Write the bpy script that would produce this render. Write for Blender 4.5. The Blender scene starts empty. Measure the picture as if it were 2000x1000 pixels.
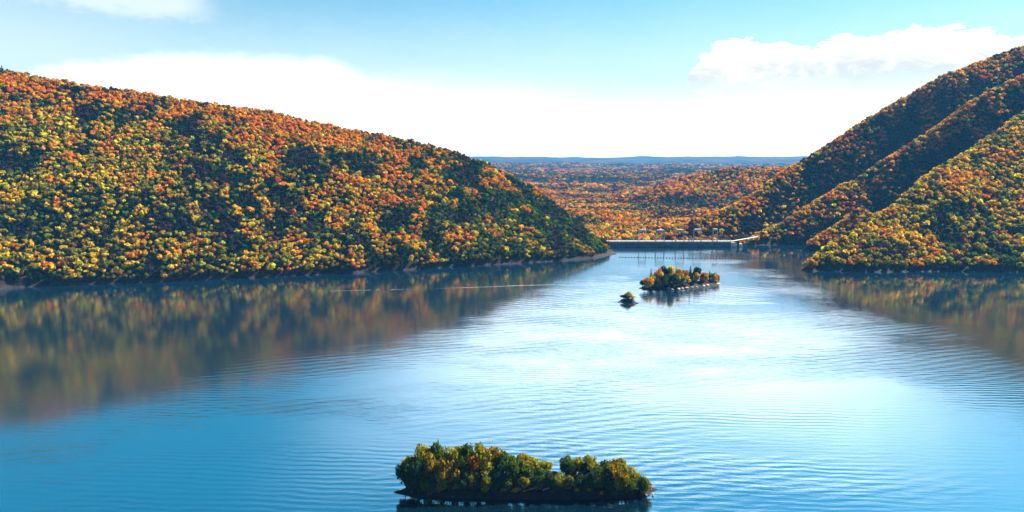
import bpy, math, random
import numpy as np
C = bpy.context.scene
rng = np.random.default_rng(7)
R = math.radians

# ---------------------------------------------------------------- camera, sky, sun, exposure
F_PX, PITCH, CAM_H = 1351.0, R(8.2), 150.0      # focal length in photo pixels, downward tilt, height over the lake
cam = bpy.data.cameras.new('camera'); cam_o = bpy.data.objects.new('camera', cam)
C.collection.objects.link(cam_o); C.camera = cam_o
cam.sensor_width = 36.0; cam.lens = F_PX / 2000 * 36.0
cam.clip_start = 1.0; cam.clip_end = 60000.0
cam_o.location = (0, 0, CAM_H); cam_o.rotation_euler = (math.pi/2 - PITCH, 0, 0)

SUN_EL, SUN_AZ = 39.0, 58.0                     # azimuth clockwise from the view direction (+Y)
C.view_settings.view_transform = 'Standard'; C.view_settings.look = 'None'
C.view_settings.gamma = 1.0; C.view_settings.use_curve_mapping = False
C.view_settings.exposure = 1.92
sun = bpy.data.lights.new('sun', 'SUN'); sun.energy = 5.0; sun.angle = R(0.5); sun.color = (1.0, 0.93, 0.76)
sun_o = bpy.data.objects.new('sun', sun); C.collection.objects.link(sun_o)
sun_o.rotation_euler = (R(90 - SUN_EL), 0, R(180 - SUN_AZ))


def unproject(px, py, Y=None, z=0.0):
    """world point seen at photo pixel px,py, either at distance Y or at height z"""
    u = (px - 1000) / F_PX; v = (500 - py) / F_PX
    d = np.array([u, math.cos(PITCH) + v*math.sin(PITCH), -math.sin(PITCH) + v*math.cos(PITCH)])
    t = Y / d[1] if Y is not None else (z - CAM_H) / d[2]
    return d * t + np.array([0, 0, CAM_H])


def project(P):
    P = np.asarray(P, float); x = P[..., 0]; y = P[..., 1]; z = P[..., 2] - CAM_H
    dep = y*math.cos(PITCH) - z*math.sin(PITCH); up = y*math.sin(PITCH) + z*math.cos(PITCH)
    return 1000 + F_PX*x/dep, 500 - F_PX*up/dep, dep


def az_el(px, py):
    p = unproject(px, py, Y=1000.0) - np.array([0, 0, CAM_H])
    return math.degrees(math.atan2(p[0], p[1])), math.degrees(math.atan2(p[2], math.hypot(p[0], p[1])))


class NT:
    """small helper for writing node graphs"""
    def __init__(s, tree): s.t = tree
    def n(s, typ, ins=None, **kw):
        nd = s.t.nodes.new(typ)
        for k, v in kw.items(): setattr(nd, k, v)
        for k, v in (ins or {}).items(): s.put(nd.inputs[k], v)
        return nd
    def put(s, sock, v):
        if isinstance(v, bpy.types.NodeSocket): s.t.links.new(v, sock)
        else: sock.default_value = v
    def m(s, op, a, b=0.0, c=None, clamp=False):
        nd = s.n('ShaderNodeMath', operation=op, use_clamp=clamp)
        s.put(nd.inputs[0], a); s.put(nd.inputs[1], b)
        if c is not None: s.put(nd.inputs[2], c)
        return nd.outputs[0]
    def step(s, x, lo, hi):
        nd = s.n('ShaderNodeMapRange', interpolation_type='SMOOTHSTEP', clamp=True)
        s.put(nd.inputs['Value'], x); s.put(nd.inputs['From Min'], lo); s.put(nd.inputs['From Max'], hi)
        return nd.outputs[0]
    def mix(s, f, a, b, blend='MIX'):
        nd = s.n('ShaderNodeMix', data_type='RGBA', blend_type=blend)
        s.put(nd.inputs['Factor'], f); s.put(nd.inputs[6], a); s.put(nd.inputs[7], b)
        return nd.outputs[2]
    def noise(s, vec, scale, detail=3.0, rough=0.5, dist=0.0):
        nd = s.n('ShaderNodeTexNoise', {'Vector': vec, 'Scale': scale, 'Detail': detail, 'Roughness': rough, 'Distortion': dist})
        return nd.outputs[0]
    def ramp(s, f, stops, mode='LINEAR'):
        nd = s.n('ShaderNodeValToRGB', {'Fac': f}); cr = nd.color_ramp; cr.interpolation = mode
        while len(cr.elements) < len(stops): cr.elements.new(0.5)
        for e, (p, c) in zip(cr.elements, stops):
            e.position = p; e.color = (c, c, c, 1) if isinstance(c, float) else (*c, 1)
        return nd.outputs[0]
    def curve_of(s, f01, pts, lo, hi, vmax):
        """piecewise linear curve of a value: pts = [(x, value)]"""
        return s.m('MULTIPLY', s.ramp(f01, [((x - lo)/(hi - lo), float(v/vmax)) for x, v in pts]), vmax)


def build_world():
    w = bpy.data.worlds.new('World'); C.world = w; w.use_nodes = True
    t = w.node_tree; t.nodes.clear(); g = NT(t)
    sky = g.n('ShaderNodeTexSky', sky_type='NISHITA', sun_disc=False, sun_elevation=R(SUN_EL), sun_rotation=R(SUN_AZ),
              altitude=100.0, air_density=1.0, dust_density=0.15, ozone_density=2.0)
    tc = g.n('ShaderNodeTexCoord').outputs['Generated']
    sp = g.n('ShaderNodeSeparateXYZ', {0: tc})
    x, y, z = sp.outputs
    el = g.m('MULTIPLY', g.m('ARCSINE', z), 57.29578)
    az = g.m('MULTIPLY', g.m('ARCTAN2', x, y), 57.29578)
    A0, A1 = -60.0, 60.0
    azf = g.m('DIVIDE', g.m('SUBTRACT', az, A0), A1 - A0, clamp=True)
    cv = g.n('ShaderNodeCombineXYZ', {0: g.m('MULTIPLY', az, 0.1), 1: g.m('MULTIPLY', el, 0.2), 2: 0.0}).outputs[0]
    n1 = g.noise(cv, 1.6, 8.0, 0.6); n2 = g.noise(cv, 9.0, 6.0, 0.65); n3 = g.noise(cv, 0.45, 4.0, 0.5)
    nn = g.m('SUBTRACT', g.m('ADD', g.m('MULTIPLY', n1, 0.6), g.m('MULTIPLY', n2, 0.4)), 0.5)
    # clear sky, graded towards the cyan of the photo; azure above the frame boosted to brighten the lake's reflection, dimmer overhead and behind
    s = g.mix(1.0, sky.outputs[0], SKY_TINT, 'MULTIPLY')
    sky_gain = g.mix(g.step(el, 11.0, 24.0), (1.0, 1.0, 1.0, 1), SKY_BOOST, 'MIX')
    sky_gain = g.mix(g.step(el, 36.0, 50.0), sky_gain, SKY_ZENITH, 'MIX')
    sky_gain = g.mix(g.m('MULTIPLY', g.step(az, -110.0, -60.0), g.step(az, 110.0, 60.0)), SKY_ZENITH, sky_gain)
    s = g.mix(1.0, s, sky_gain, 'MULTIPLY')
    front = g.m('MULTIPLY', g.step(az, -75.0, -50.0), g.step(az, 75.0, 50.0))
    # pale veil thickening to the horizon
    veil = g.m('MULTIPLY', g.step(g.m('ADD', el, g.m('MULTIPLY', nn, 3.0)), 14.0, 3.0), 0.86)
    leftward = g.step(az, 2.0, -38.0)
    veil2 = g.m('MULTIPLY', g.m('MULTIPLY', leftward, g.step(el, 15.0, 6.0)), 0.75)
    veil = g.m('MULTIPLY', g.m('MAXIMUM', veil, veil2), front)
    col = g.mix(veil, s, CLOUD_PALE)
    # wisps high on the left
    wb = g.m('MULTIPLY', g.step(az, -21.5, -25.0), g.step(g.m('ADD', el, g.m('MULTIPLY', nn, 4.0)), 9.3, 10.6))
    wb = g.m('MULTIPLY', g.m('MULTIPLY', wb, g.step(n1, 0.25, 0.52)), g.step(el, 16.0, 13.0))
    col = g.mix(g.m('MULTIPLY', g.m('MULTIPLY', wb, front), 0.85), col, CLOUD_GREY)
    # the long white bank low over the hills
    bank = [az_el(*p) for p in [(-300, 185), (0, 168), (70, 140), (140, 120), (260, 112), (400, 103), (560, 112), (650, 116), (720, 148),
                                (860, 160), (1000, 168), (1150, 180), (1290, 190), (1340, 185), (1420, 168), (1700, 160), (2000, 140), (2300, 140)]]
    top1 = g.curve_of(azf, bank, A0, A1, 20.0)
    soft = g.m('ADD', g.m('MULTIPLY', g.step(az, -15.0, -5.0), 2.0), 1.1)
    d1 = g.m('DIVIDE', g.m('ADD', g.m('SUBTRACT', top1, el), g.m('MULTIPLY', nn, 2.4)), soft)
    col = g.mix(g.m('MULTIPLY', g.step(d1, -0.5, 1.0), front), col, CLOUD_WHITE)
    col = g.mix(g.m('MULTIPLY', g.step(el, 4.5, 0.5), front), col, CLOUD_LOW)
    # cumulus over the right-hand hill: crisp lit top, soft grey base
    cum = [az_el(*p) for p in [(1330, 190), (1352, 118), (1372, 96), (1410, 80), (1460, 69), (1520, 74), (1570, 76), (1640, 68), (1740, 60),
                               (1790, 48), (1890, 40), (1950, 52), (2000, 62), (2200, 70), (2400, 160)]]
    top2 = g.curve_of(azf, cum, A0, A1, 20.0)
    n4 = g.noise(cv, 3.2, 9.0, 0.68, 0.6)
    d2 = g.m('ADD', g.m('SUBTRACT', top2, el), g.m('MULTIPLY', g.m('SUBTRACT', n4, 0.56), 3.6))
    eb = az_el(1600, 158)[1]
    c2 = g.m('MULTIPLY', g.step(d2, 0.0, 0.25), g.step(g.m('ADD', el, g.m('MULTIPLY', nn, 3.5)), eb - 0.9, eb + 1.0))
    under = g.m('MULTIPLY', g.step(g.m('ADD', el, g.m('MULTIPLY', nn, 3.0)), eb + 3.0, eb + 0.8), g.step(g.m('MULTIPLY_ADD', n4, 0.7, g.m('MULTIPLY', n3, 0.3)), 0.34, 0.56))
    ccol = g.mix(g.m('MULTIPLY', under, 0.9), CLOUD_WHITE, CLOUD_UNDER)
    col = g.mix(c2, col, ccol)
    # invented bright cloud above the frame, added only to whiten the lake's reflection
    hc = g.m('MULTIPLY', g.step(g.m('ADD', el, g.m('MULTIPLY', nn, 1.5)), 12.2, 13.6), g.step(g.m('ADD', el, g.m('MULTIPLY_ADD', nn, 6.0, g.m('MULTIPLY', n3, 4.0))), 31.0, 13.0))
    fan = g.m('SUBTRACT', el, 11.0)
    hc = g.m('MULTIPLY', hc, g.m('MULTIPLY', g.step(g.m('MULTIPLY_ADD', fan, 1.1, g.m('MULTIPLY_ADD', nn, 9.0, az)), -12.0, 11.0), g.step(g.m('MULTIPLY_ADD', fan, -0.8, g.m('MULTIPLY_ADD', nn, 9.0, az)), 40.0, 13.0)))
    col = g.mix(g.m('MULTIPLY', hc, 0.9), col, CLOUD_ADDED)
    bg = g.n('ShaderNodeBackground', {'Color': col, 'Strength': SKY_STRENGTH})
    out = g.n('ShaderNodeOutputWorld', {'Surface': bg.outputs[0]})


SKY_STRENGTH = 0.05
SKY_TINT = (0.490, 0.801, 0.783, 1)
SKY_BOOST = (0.65, 2.1, 1.85, 1)
SKY_ZENITH = (0.5, 0.28, 0.36, 1)
CLOUD_WHITE = (7.832, 7.654, 7.476, 1)
CLOUD_ADDED = (25.810, 25.365, 24.920, 1)
CLOUD_PALE = (4.984, 5.696, 5.874, 1)
CLOUD_GREY = (4.895, 5.518, 5.696, 1)
CLOUD_LOW = (12.460, 11.125, 9.790, 1)
CLOUD_UNDER = (4.183, 4.361, 4.450, 1)
build_world()
C.cycles.use_denoising = True
C.cycles.max_bounces = 6; C.cycles.diffuse_bounces = 2; C.cycles.glossy_bounces = 2
C.cycles.transmission_bounces = 2; C.cycles.volume_bounces = 0; C.cycles.transparent_max_bounces = 4

# ---------------------------------------------------------------- noise
def _hash(ix, iy, seed):
    h = (ix.astype(np.int64)*374761393 + iy.astype(np.int64)*668265263 + seed*974711) & 0x7fffffff
    h = ((h ^ (h >> 13)) * 1274126177) & 0x7fffffff
    return ((h ^ (h >> 16)) & 0xffff) / 65535.0
def vnoise(x, y, seed=0):
    ix = np.floor(x); iy = np.floor(y); fx = x - ix; fy = y - iy
    fx = fx*fx*(3 - 2*fx); fy = fy*fy*(3 - 2*fy)
    a = _hash(ix, iy, seed); b = _hash(ix+1, iy, seed); c = _hash(ix, iy+1, seed); d = _hash(ix+1, iy+1, seed)
    return (a*(1-fx) + b*fx)*(1-fy) + (c*(1-fx) + d*fx)*fy
def fbm(x, y, seed=0, octv=4):
    s = 0; a = 0.5; t = 0
    for k in range(octv):
        s = s + a*vnoise(x*2**k, y*2**k, seed + k*17); t += a; a *= 0.5
    return s/t

# ---------------------------------------------------------------- the shape of the land
SH = np.array([unproject(*p) for p in [(0, 565), (100, 559), (300, 551), (500, 543), (700, 533), (900, 521), (1100, 509), (1160, 504), (1204, 497)]])
SH = np.vstack([[(-2600, 330, 0), (-1250, 560, 0), (-900, 665, 0)], SH])
RG = np.array([unproject(px, py, Y=Y) for px, py, Y in [
    (0, 139, 1075), (200, 172, 1095), (400, 199, 1120), (600, 238, 1145), (800, 274, 1165), (900, 300, 1175), (960, 322, 1180), (1040, 366, 1180),
    (1100, 412, 1165), (1150, 452, 1140), (1190, 482, 1100), (1206, 497, 1064)]])
RG[:, 2] -= 7.0; RG[-1, 2] = 0; RG[-2, 2] = max(RG[-2, 2], 4)
RG = np.vstack([[(-3600, 1000, 350), (-2300, 1040, 330), (-1250, 1065, 305)], RG])
SHq, RGq = SH[:, 0]/SH[:, 1], RG[:, 0]/RG[:, 1]

def left_hill(X, Y):
    q = X/np.maximum(Y, 1.0)
    ys = np.interp(q, SHq, SH[:, 1]); yr = np.interp(q, RGq, RG[:, 1]); zr = np.interp(q, RGq, RG[:, 2])
    ys = ys + 10*(fbm(q*26, q*0+3.3, 5, 3) - 0.5)*np.clip((0.14 - q)*12, 0, 1)
    t = (Y - ys)/np.maximum(yr - ys, 3.0)
    tc = np.clip(t, 0, 1)
    z = zr*(1.18*tc - 0.18*tc*tc) + 3.5*np.clip(t*40, 0, 1)*np.clip(zr/25, 0, 1)
    z = z + (fbm(X/130, Y/150, 11, 4) - 0.5)*46*np.clip(tc*3, 0, 1)*np.clip((1.06 - t)*4, 0, 1)*np.clip(zr/120, 0, 1)
    z = np.where(t > 1, z - np.maximum(zr*0.22*(t - 1), 0.42*(Y - yr)), z)
    z = np.where(t < 0, t*np.maximum(yr - ys, 3.0)*0.4, z)
    z = np.where(q > RGq[-1], -20.0, z)
    return np.maximum(z, -20.0), t, q

def ridge(pts, drop=6.0):
    P = np.array([unproject(px, py, Y=Y) for px, py, Y in pts]); P[1:, 2] -= drop*np.linspace(1, 0.4, len(P) - 1); P[0, 2] = max(P[0, 2] - drop, 0)
    d = P[-1] - P[-3]; d = d/d[0]
    ext = np.array([P[-1] + d*250*np.array([1, .6, .8]), P[-1] + d*700*np.array([1, .6, .62]), P[-1] + d*2000*np.array([1, .5, .28])])
    return np.vstack([P, ext])
SPURS = [
    (ridge([(1290, 462, 1235), (1390, 419, 1290), (1470, 376, 1350), (1560, 322, 1420), (1700, 232, 1480), (1850, 146, 1540), (2000, 90, 1600)]), 1.35, 0.6),
    (ridge([(1452, 472, 1165), (1520, 424, 1215), (1590, 384, 1250), (1675, 338, 1285), (1730, 300, 1310), (1810, 255, 1340), (1890, 198, 1370), (2000, 142, 1400)], 20.0), 1.25, 0.7),
    (ridge([(1492, 482, 1088), (1565, 452, 1110), (1625, 428, 1130), (1680, 402, 1150)], 30.0)[:4], 1.1, 0.72),
    (ridge([(1566, 526, 903), (1600, 500, 925), (1665, 446, 972), (1750, 402, 1025), (1820, 346, 1085), (1900, 294, 1145), (2000, 222, 1215)], 5.0), 0.62, 0.85)]
def right_hill(X, Y):
    best = np.full(np.shape(X), -20.0)
    for k, (P, kf, kb) in enumerate(SPURS):
        wob = 16*(fbm(X/120, X*0 + k*7.7, 31 + k, 3) - 0.5)
        yr = np.interp(X, P[:, 0], P[:, 1]) + wob; zr = np.interp(X, P[:, 0], P[:, 2])
        dy = Y - yr; a = np.abs(dy); r = np.sqrt(a*a + 64) - 8
        z = zr - np.where(dy < 0, kf, kb)*r
        z = np.where(X < P[0, 0], z - (P[0, 0] - X)*0.7, z); z = np.where(X > P[-1, 0], z - (X - P[-1, 0])*0.5, z)
        best = np.maximum(best, z)
    n = (fbm(X/110, Y/90, 41, 4) - 0.5)*20
    best = best + n*np.clip(best/60, 0, 1)
    return np.maximum(best, -20.0)

VY = [1150, 1170, 1250, 1600, 2500, 3600, 5200, 6200, 7500, 8600, 10500, 12200, 14300, 16000]
VZ = [-20, -12, -1, 14, 20, 26, 34, 12, 56, 26, 84, 66, 126, 60]
VALLEY_RIDGES = [(ridge([(1150, 432, 1850), (1230, 395, 1920), (1290, 366, 1970), (1340, 350, 2010), (1430, 331, 2050), (1530, 329, 2090), (1600, 322, 2150)], 3.0), 0.36, 0.3, 30),
    (ridge([(900, 378, 2450), (1040, 368, 2500), (1180, 374, 2560), (1330, 366, 2650), (1500, 362, 2700)], 4.0), 0.30, 0.3, 50),
    (ridge([(880, 352, 3400), (1060, 345, 3500), (1200, 349, 3500), (1350, 343, 3600), (1500, 340, 3700)], 4.0), 0.28, 0.3, 70),
    (ridge([(1080, 425, 1480), (1180, 414, 1520), (1260, 424, 1560), (1340, 408, 1620), (1420, 398, 1700)], 6.0), 0.40, 0.4, 30)]
def valley(X, Y):
    z = np.interp(Y, VY, VZ)
    far = np.clip((Y - 5000)/3000, 0, 1)
    amp = np.interp(Y, [1150, 1400, 2200, 5200, 7000, 14000], [0, 8, 70, 95, 95, 120])
    z = z + (fbm(X/(420 + 900*far), Y/(340 + 600*far), 61, 4) - 0.5)*amp
    for k, (P, kf, kb, soft) in enumerate(VALLEY_RIDGES):
        yr = np.interp(X, P[:, 0], P[:, 1]) + 90*(fbm(X/260, X*0 + k, 75 + k, 3) - 0.5); zr = np.interp(X, P[:, 0], np.minimum(P[:, 2], 118)); dy = Y - yr
        e = zr - np.where(dy < 0, kf, kb)*(np.sqrt(dy*dy + soft*soft) - soft) + (fbm(X/150, Y/150, 71 + k, 3) - 0.5)*22
        e = np.where(X < P[0, 0], e - (P[0, 0] - X)*0.25, e)
        z = np.maximum(z, np.where(Y > 1200, e, -20))
    return np.where(Y > 1150, z, -20.0)

def land(X, Y):
    """height and which landform is on top: 0 lake bed, 1 left hill, 2 right hill, 3 valley"""
    a, t, q = left_hill(X, Y); b = right_hill(X, Y); c = valley(X, Y)
    S = np.stack([a, b, c]); k = S.argmax(0); z = S.max(0)
    return z, np.where(z <= -19.9, 0, k + 1), t, q

# ---------------------------------------------------------------- mesh helpers
def link(name, me, mat, parent=None):
    o = bpy.data.objects.new(name, me); C.collection.objects.link(o)
    if mat is not None: me.materials.append(mat)
    if parent is not None: o.parent = parent
    return o
def np_mesh(name, V, Fq, col=None, smooth=False):
    """mesh from an (n,3) array and an (m,k) face array; col = one colour per face"""
    V = np.asarray(V, np.float32); Fq = np.asarray(Fq, np.int32); m, k = Fq.shape
    me = bpy.data.meshes.new(name)
    me.vertices.add(len(V)); me.vertices.foreach_set('co', V.ravel())
    me.loops.add(m*k); me.loops.foreach_set('vertex_index', Fq.ravel())
    me.polygons.add(m); me.polygons.foreach_set('loop_start', np.arange(m, dtype=np.int32)*k)
    if smooth: me.polygons.foreach_set('use_smooth', np.ones(m, bool))
    if col is not None:
        at = me.color_attributes.new('Col', 'FLOAT_COLOR', 'CORNER')
        c = np.ones((m, k, 4), np.float32); c[:, :, :3] = np.asarray(col, np.float32)[:, None, :]
        at.data.foreach_set('color', c.ravel())
    me.update(calc_edges=True); me.validate()
    return me
def tag(o, label=None, cat=None, group=None, kind=None):
    for k, v in (('label', label), ('category', cat), ('group', group), ('kind', kind)):
        if v: o[k] = v
    return o
def empty(name, loc=(0, 0, 0), rz=0.0):
    o = bpy.data.objects.new(name, None); C.collection.objects.link(o)
    o.location = loc; o.rotation_euler = (0, 0, rz); o.empty_display_size = 1.0
    return o
class MB:
    """collects quads of boxes and tubes into one mesh"""
    def __init__(s): s.v = []; s.f = []; s.n = 0
    def add(s, V, Fs):
        s.v.append(np.asarray(V, float)); s.f += [tuple(i + s.n for i in f) for f in Fs]; s.n += len(V)
    def box(s, x0, x1, y0, y1, z0, z1, ch=0.0):
        if ch <= 0:
            V = [(x, y, z) for z in (z0, z1) for x, y in ((x0, y0), (x1, y0), (x1, y1), (x0, y1))]
            s.add(V, [(3, 2, 1, 0), (4, 5, 6, 7), (0, 1, 5, 4), (1, 2, 6, 5), (2, 3, 7, 6), (3, 0, 4, 7)])
        else:
            ring = lambda a, z: [(x0+a, y0+a, z), (x1-a, y0+a, z), (x1-a, y1-a, z), (x0+a, y1-a, z)]
            V = ring(0, z0) + ring(0, z1-ch) + ring(ch, z1); Fs = [(3, 2, 1, 0), (8, 9, 10, 11)]
            for l in (0, 4): Fs += [(l+i, l+(i+1) % 4, l+4+(i+1) % 4, l+4+i) for i in range(4)]
            s.add(V, Fs)
    def tube(s, pts, radii, k=6):
        pts = np.asarray(pts, float); V = []
        for i, p in enumerate(pts):
            d = pts[min(i+1, len(pts)-1)] - pts[max(i-1, 0)]; d = d/(np.linalg.norm(d) + 1e-9)
            a = np.cross(d, (0, 0, 1) if abs(d[2]) < 0.9 else (1, 0, 0)); a /= np.linalg.norm(a); b = np.cross(d, a)
            V += [p + radii[i]*(a*math.cos(2*math.pi*j/k) + b*math.sin(2*math.pi*j/k)) for j in range(k)]
        Fs = [(i*k+j, i*k+(j+1) % k, (i+1)*k+(j+1) % k, (i+1)*k+j) for i in range(len(pts)-1) for j in range(k)]
        Fs += [tuple(range(k))[::-1], tuple(range((len(pts)-1)*k, len(pts)*k))]
        s.add(V, Fs)
    def lathe(s, prof, k=10, c=(0, 0, 0)):
        V = [(c[0]+r*math.cos(2*math.pi*j/k), c[1]+r*math.sin(2*math.pi*j/k), c[2]+z) for r, z in prof for j in range(k)]
        Fs = [(i*k+j, i*k+(j+1) % k, (i+1)*k+(j+1) % k, (i+1)*k+j) for i in range(len(prof)-1) for j in range(k)]
        Fs += [tuple(range(k))[::-1], tuple(range((len(prof)-1)*k, len(prof)*k))]
        s.add(V, Fs)
    def build(s, name, mat, parent=None, smooth=False):
        me = bpy.data.meshes.new(name); me.from_pydata(np.vstack(s.v).tolist(), [], s.f); me.update()
        if smooth: me.polygons.foreach_set('use_smooth', np.ones(len(me.polygons), bool))
        return link(name, me, mat, parent)

# ---------------------------------------------------------------- materials
def mat_new(name):
    m = bpy.data.materials.new(name); m.use_nodes = True; m.node_tree.nodes.clear(); return m, NT(m.node_tree)
def finish(g, surf, **kw): g.n('ShaderNodeOutputMaterial', {'Surface': surf, **kw})
def leaf_mat():
    m, g = mat_new('autumn_leaves')
    col = g.n('ShaderNodeVertexColor', layer_name='Col').outputs['Color']
    pos = g.n('ShaderNodeNewGeometry').outputs['Position']
    v = g.m('MULTIPLY_ADD', g.noise(pos, 0.9, 2.0), 0.9, 0.55)
    col = g.mix(1.0, col, g.n('ShaderNodeCombineXYZ', {0: v, 1: v, 2: v}).outputs[0], 'MULTIPLY')
    b = g.n('ShaderNodeBsdfPrincipled', {'Base Color': col, 'Roughness': 0.8, 'Specular IOR Level': 0.04})
    tr = g.n('ShaderNodeBsdfTranslucent', {'Color': col})
    finish(g, g.n('ShaderNodeMixShader', {0: 0.40, 1: b.outputs[0], 2: tr.outputs[0]}).outputs[0]); return m
def simple_mat(name, c1, c2, scale, rough=0.9, bump=0.0, detail=5.0):
    m, g = mat_new(name)
    pos = g.n('ShaderNodeNewGeometry').outputs['Position']
    n = g.noise(pos, scale, detail, 0.6)
    b = g.n('ShaderNodeBsdfPrincipled', {'Base Color': g.mix(g.step(n, 0.35, 0.65), (*c1, 1), (*c2, 1)), 'Roughness': rough, 'Specular IOR Level': 0.2})
    if bump: g.put(b.inputs['Normal'], g.n('ShaderNodeBump', {'Strength': 1.0, 'Distance': bump, 'Height': n}).outputs[0])
    finish(g, b.outputs[0]); return m
def hill_mat():
    """bare drawdown band of grey-violet shale at the waterline, dark leaf litter above"""
    m, g = mat_new('hillside_soil')
    pos = g.n('ShaderNodeNewGeometry').outputs['Position']; z = g.n('ShaderNodeSeparateXYZ', {0: pos}).outputs[2]
    n = g.noise(pos, 0.03, 5.0, 0.6); n2 = g.noise(pos, 0.4, 4.0, 0.6)
    soil = g.mix(g.step(n2, 0.35, 0.7), (0.016, 0.012, 0.012, 1), (0.045, 0.030, 0.018, 1))
    rock = g.mix(g.step(n2, 0.3, 0.7), (0.020, 0.019, 0.030, 1), (0.050, 0.044, 0.060, 1))
    f = g.step(g.m('ADD', z, g.m('MULTIPLY', g.m('SUBTRACT', n, 0.5), 5.0)), 2.4, 3.2)
    b = g.n('ShaderNodeBsdfPrincipled', {'Base Color': g.mix(f, rock, soil), 'Roughness': 0.95, 'Specular IOR Level': 0.1})
    g.put(b.inputs['Normal'], g.n('ShaderNodeBump', {'Strength': 1.0, 'Distance': 0.8, 'Height': n2}).outputs[0])
    finish(g, b.outputs[0]); return m
def valley_mat():
    m, g = mat_new('valley_woodland_floor')
    pos = g.n('ShaderNodeNewGeometry').outputs['Position']
    mp = g.n('ShaderNodeMapping', {0: pos, 'Scale': (1.0, 0.55, 1.0)}).outputs[0]
    n = g.noise(mp, 0.0022, 7.0, 0.62); n2 = g.noise(mp, 0.011, 5.0, 0.6)
    c = g.ramp(n, [(0.30, (0.008, 0.018, 0.022)), (0.48, (0.016, 0.022, 0.026)), (0.56, (0.06, 0.032, 0.030)), (0.66, (0.10, 0.055, 0.03)), (0.80, (0.20, 0.19, 0.11))])
    c = g.mix(g.m('MULTIPLY', n2, 0.7), c, (0.02, 0.025, 0.03, 1))
    finish(g, g.n('ShaderNodeBsdfPrincipled', {'Base Color': c, 'Roughness': 1.0, 'Specular IOR Level': 0.05}).outputs[0]); return m
def water_mat():
    m, g = mat_new('lake_water')
    pos = g.n('ShaderNodeNewGeometry').outputs['Position']
    def mp(rot, sc): return g.n('ShaderNodeMapping', {0: pos, 'Rotation': (0, 0, R(rot)), 'Scale': sc}).outputs[0]
    def band(rot, wl, dist, det=2.0):
        return g.n('ShaderNodeTexWave', {'Vector': mp(rot, (1, 1, 1)), 'Scale': 2*math.pi/20/wl, 'Distortion': dist, 'Detail': det, 'Detail Scale': 0.35}, bands_direction='Y').outputs['Fac']
    patch = g.step(g.noise(mp(12, (0.006, 0.012, 1)), 1.0, 3.0), 0.42, 0.66)
    patch2 = g.step(g.noise(mp(-20, (0.005, 0.011, 1)), 1.0, 3.0, 0.5), 0.45, 0.65)
    xyz = g.n('ShaderNodeSeparateXYZ', {0: pos}).outputs
    wob = g.m('MULTIPLY', g.m('SUBTRACT', g.noise(mp(0, (0.008, 0.008, 1)), 1.0, 4.0), 0.5), 130.0)
    dl = g.m('ADD', g.m('MULTIPLY_ADD', xyz[1], -0.563, g.m('MULTIPLY_ADD', xyz[0], 0.826, 447.4)), wob)   # metres out of the left hill's wind shadow
    dr = g.m('ADD', g.m('SUBTRACT', 370.0, xyz[0]), wob)
    breeze = g.m('MULTIPLY_ADD', g.m('MULTIPLY', g.step(dl, -20.0, 120.0), g.step(dr, -60.0, 60.0)), 0.90, 0.10)
    h = g.m('MULTIPLY', band(4, 4.6, 7.0, 4.0), g.m('MULTIPLY_ADD', patch, 0.055, 0.005))
    h = g.m('ADD', h, g.m('MULTIPLY', band(-19, 8.5, 6.0, 4.0), g.m('MULTIPLY', patch2, 0.10)))
    h = g.m('ADD', h, g.m('MULTIPLY', g.noise(mp(3, (0.07, 0.33, 1)), 1.0, 5.0, 0.6), g.m('MULTIPLY_ADD', patch2, 0.20, 0.07)))
    lee = g.step(dl, 120.0, -20.0)
    h = g.m('MULTIPLY', h, breeze)
    bump = g.n('ShaderNodeBump', {'Strength': 1.0, 'Distance': 1.0, 'Height': h}).outputs[0]
    rough = g.m('MULTIPLY_ADD', g.noise(mp(4, (0.002, 0.012, 1)), 1.0, 4.0), 0.05, g.m('MULTIPLY_ADD', lee, 0.035, 0.04))
    gl = g.n('ShaderNodeBsdfPrincipled', {'Base Color': WATER_F0, 'Metallic': 1.0, 'Roughness': rough, 'Normal': bump})
    bd = g.n('ShaderNodeBsdfDiffuse', {'Color': WATER_BODY})
    finish(g, g.n('ShaderNodeAddShader', {0: gl.outputs[0], 1: bd.outputs[0]}).outputs[0]); return m
WATER_F0 = (0.20, 0.29, 0.37, 1)
WATER_BODY = (0.0004, 0.006, 0.014, 1)
LEAF = leaf_mat(); HILL = hill_mat(); VALLEY = valley_mat(); WATER = water_mat()
BARK = simple_mat('bark', (0.05, 0.038, 0.03), (0.16, 0.13, 0.11), 1.2)
BANK = simple_mat('island_shale', (0.010, 0.007, 0.010), (0.030, 0.020, 0.022), 0.5, bump=0.3)
SAND = simple_mat('pale_sand', (0.55, 0.46, 0.40), (0.75, 0.68, 0.62), 0.6)
ROCK = simple_mat('pale_rock', (0.22, 0.18, 0.19), (0.55, 0.47, 0.46), 0.8, bump=0.2)
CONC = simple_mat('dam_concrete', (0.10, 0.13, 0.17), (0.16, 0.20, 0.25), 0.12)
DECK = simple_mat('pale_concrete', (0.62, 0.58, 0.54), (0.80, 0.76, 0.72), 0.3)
STEEL = simple_mat('gate_steel', (0.24, 0.25, 0.28), (0.36, 0.36, 0.38), 0.4, rough=0.6)
CYAN = simple_mat('cyan_paint', (0.05, 0.30, 0.48), (0.07, 0.36, 0.55), 0.5)
FLOAT = simple_mat('dark_float', (0.015, 0.014, 0.016), (0.03, 0.028, 0.03), 2.0, rough=0.6)
FOAM = simple_mat('foam', (0.35, 0.42, 0.45), (0.6, 0.65, 0.66), 0.15)
WOOD = simple_mat('driftwood', (0.16, 0.12, 0.11), (0.45, 0.38, 0.35), 2.0)

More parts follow.
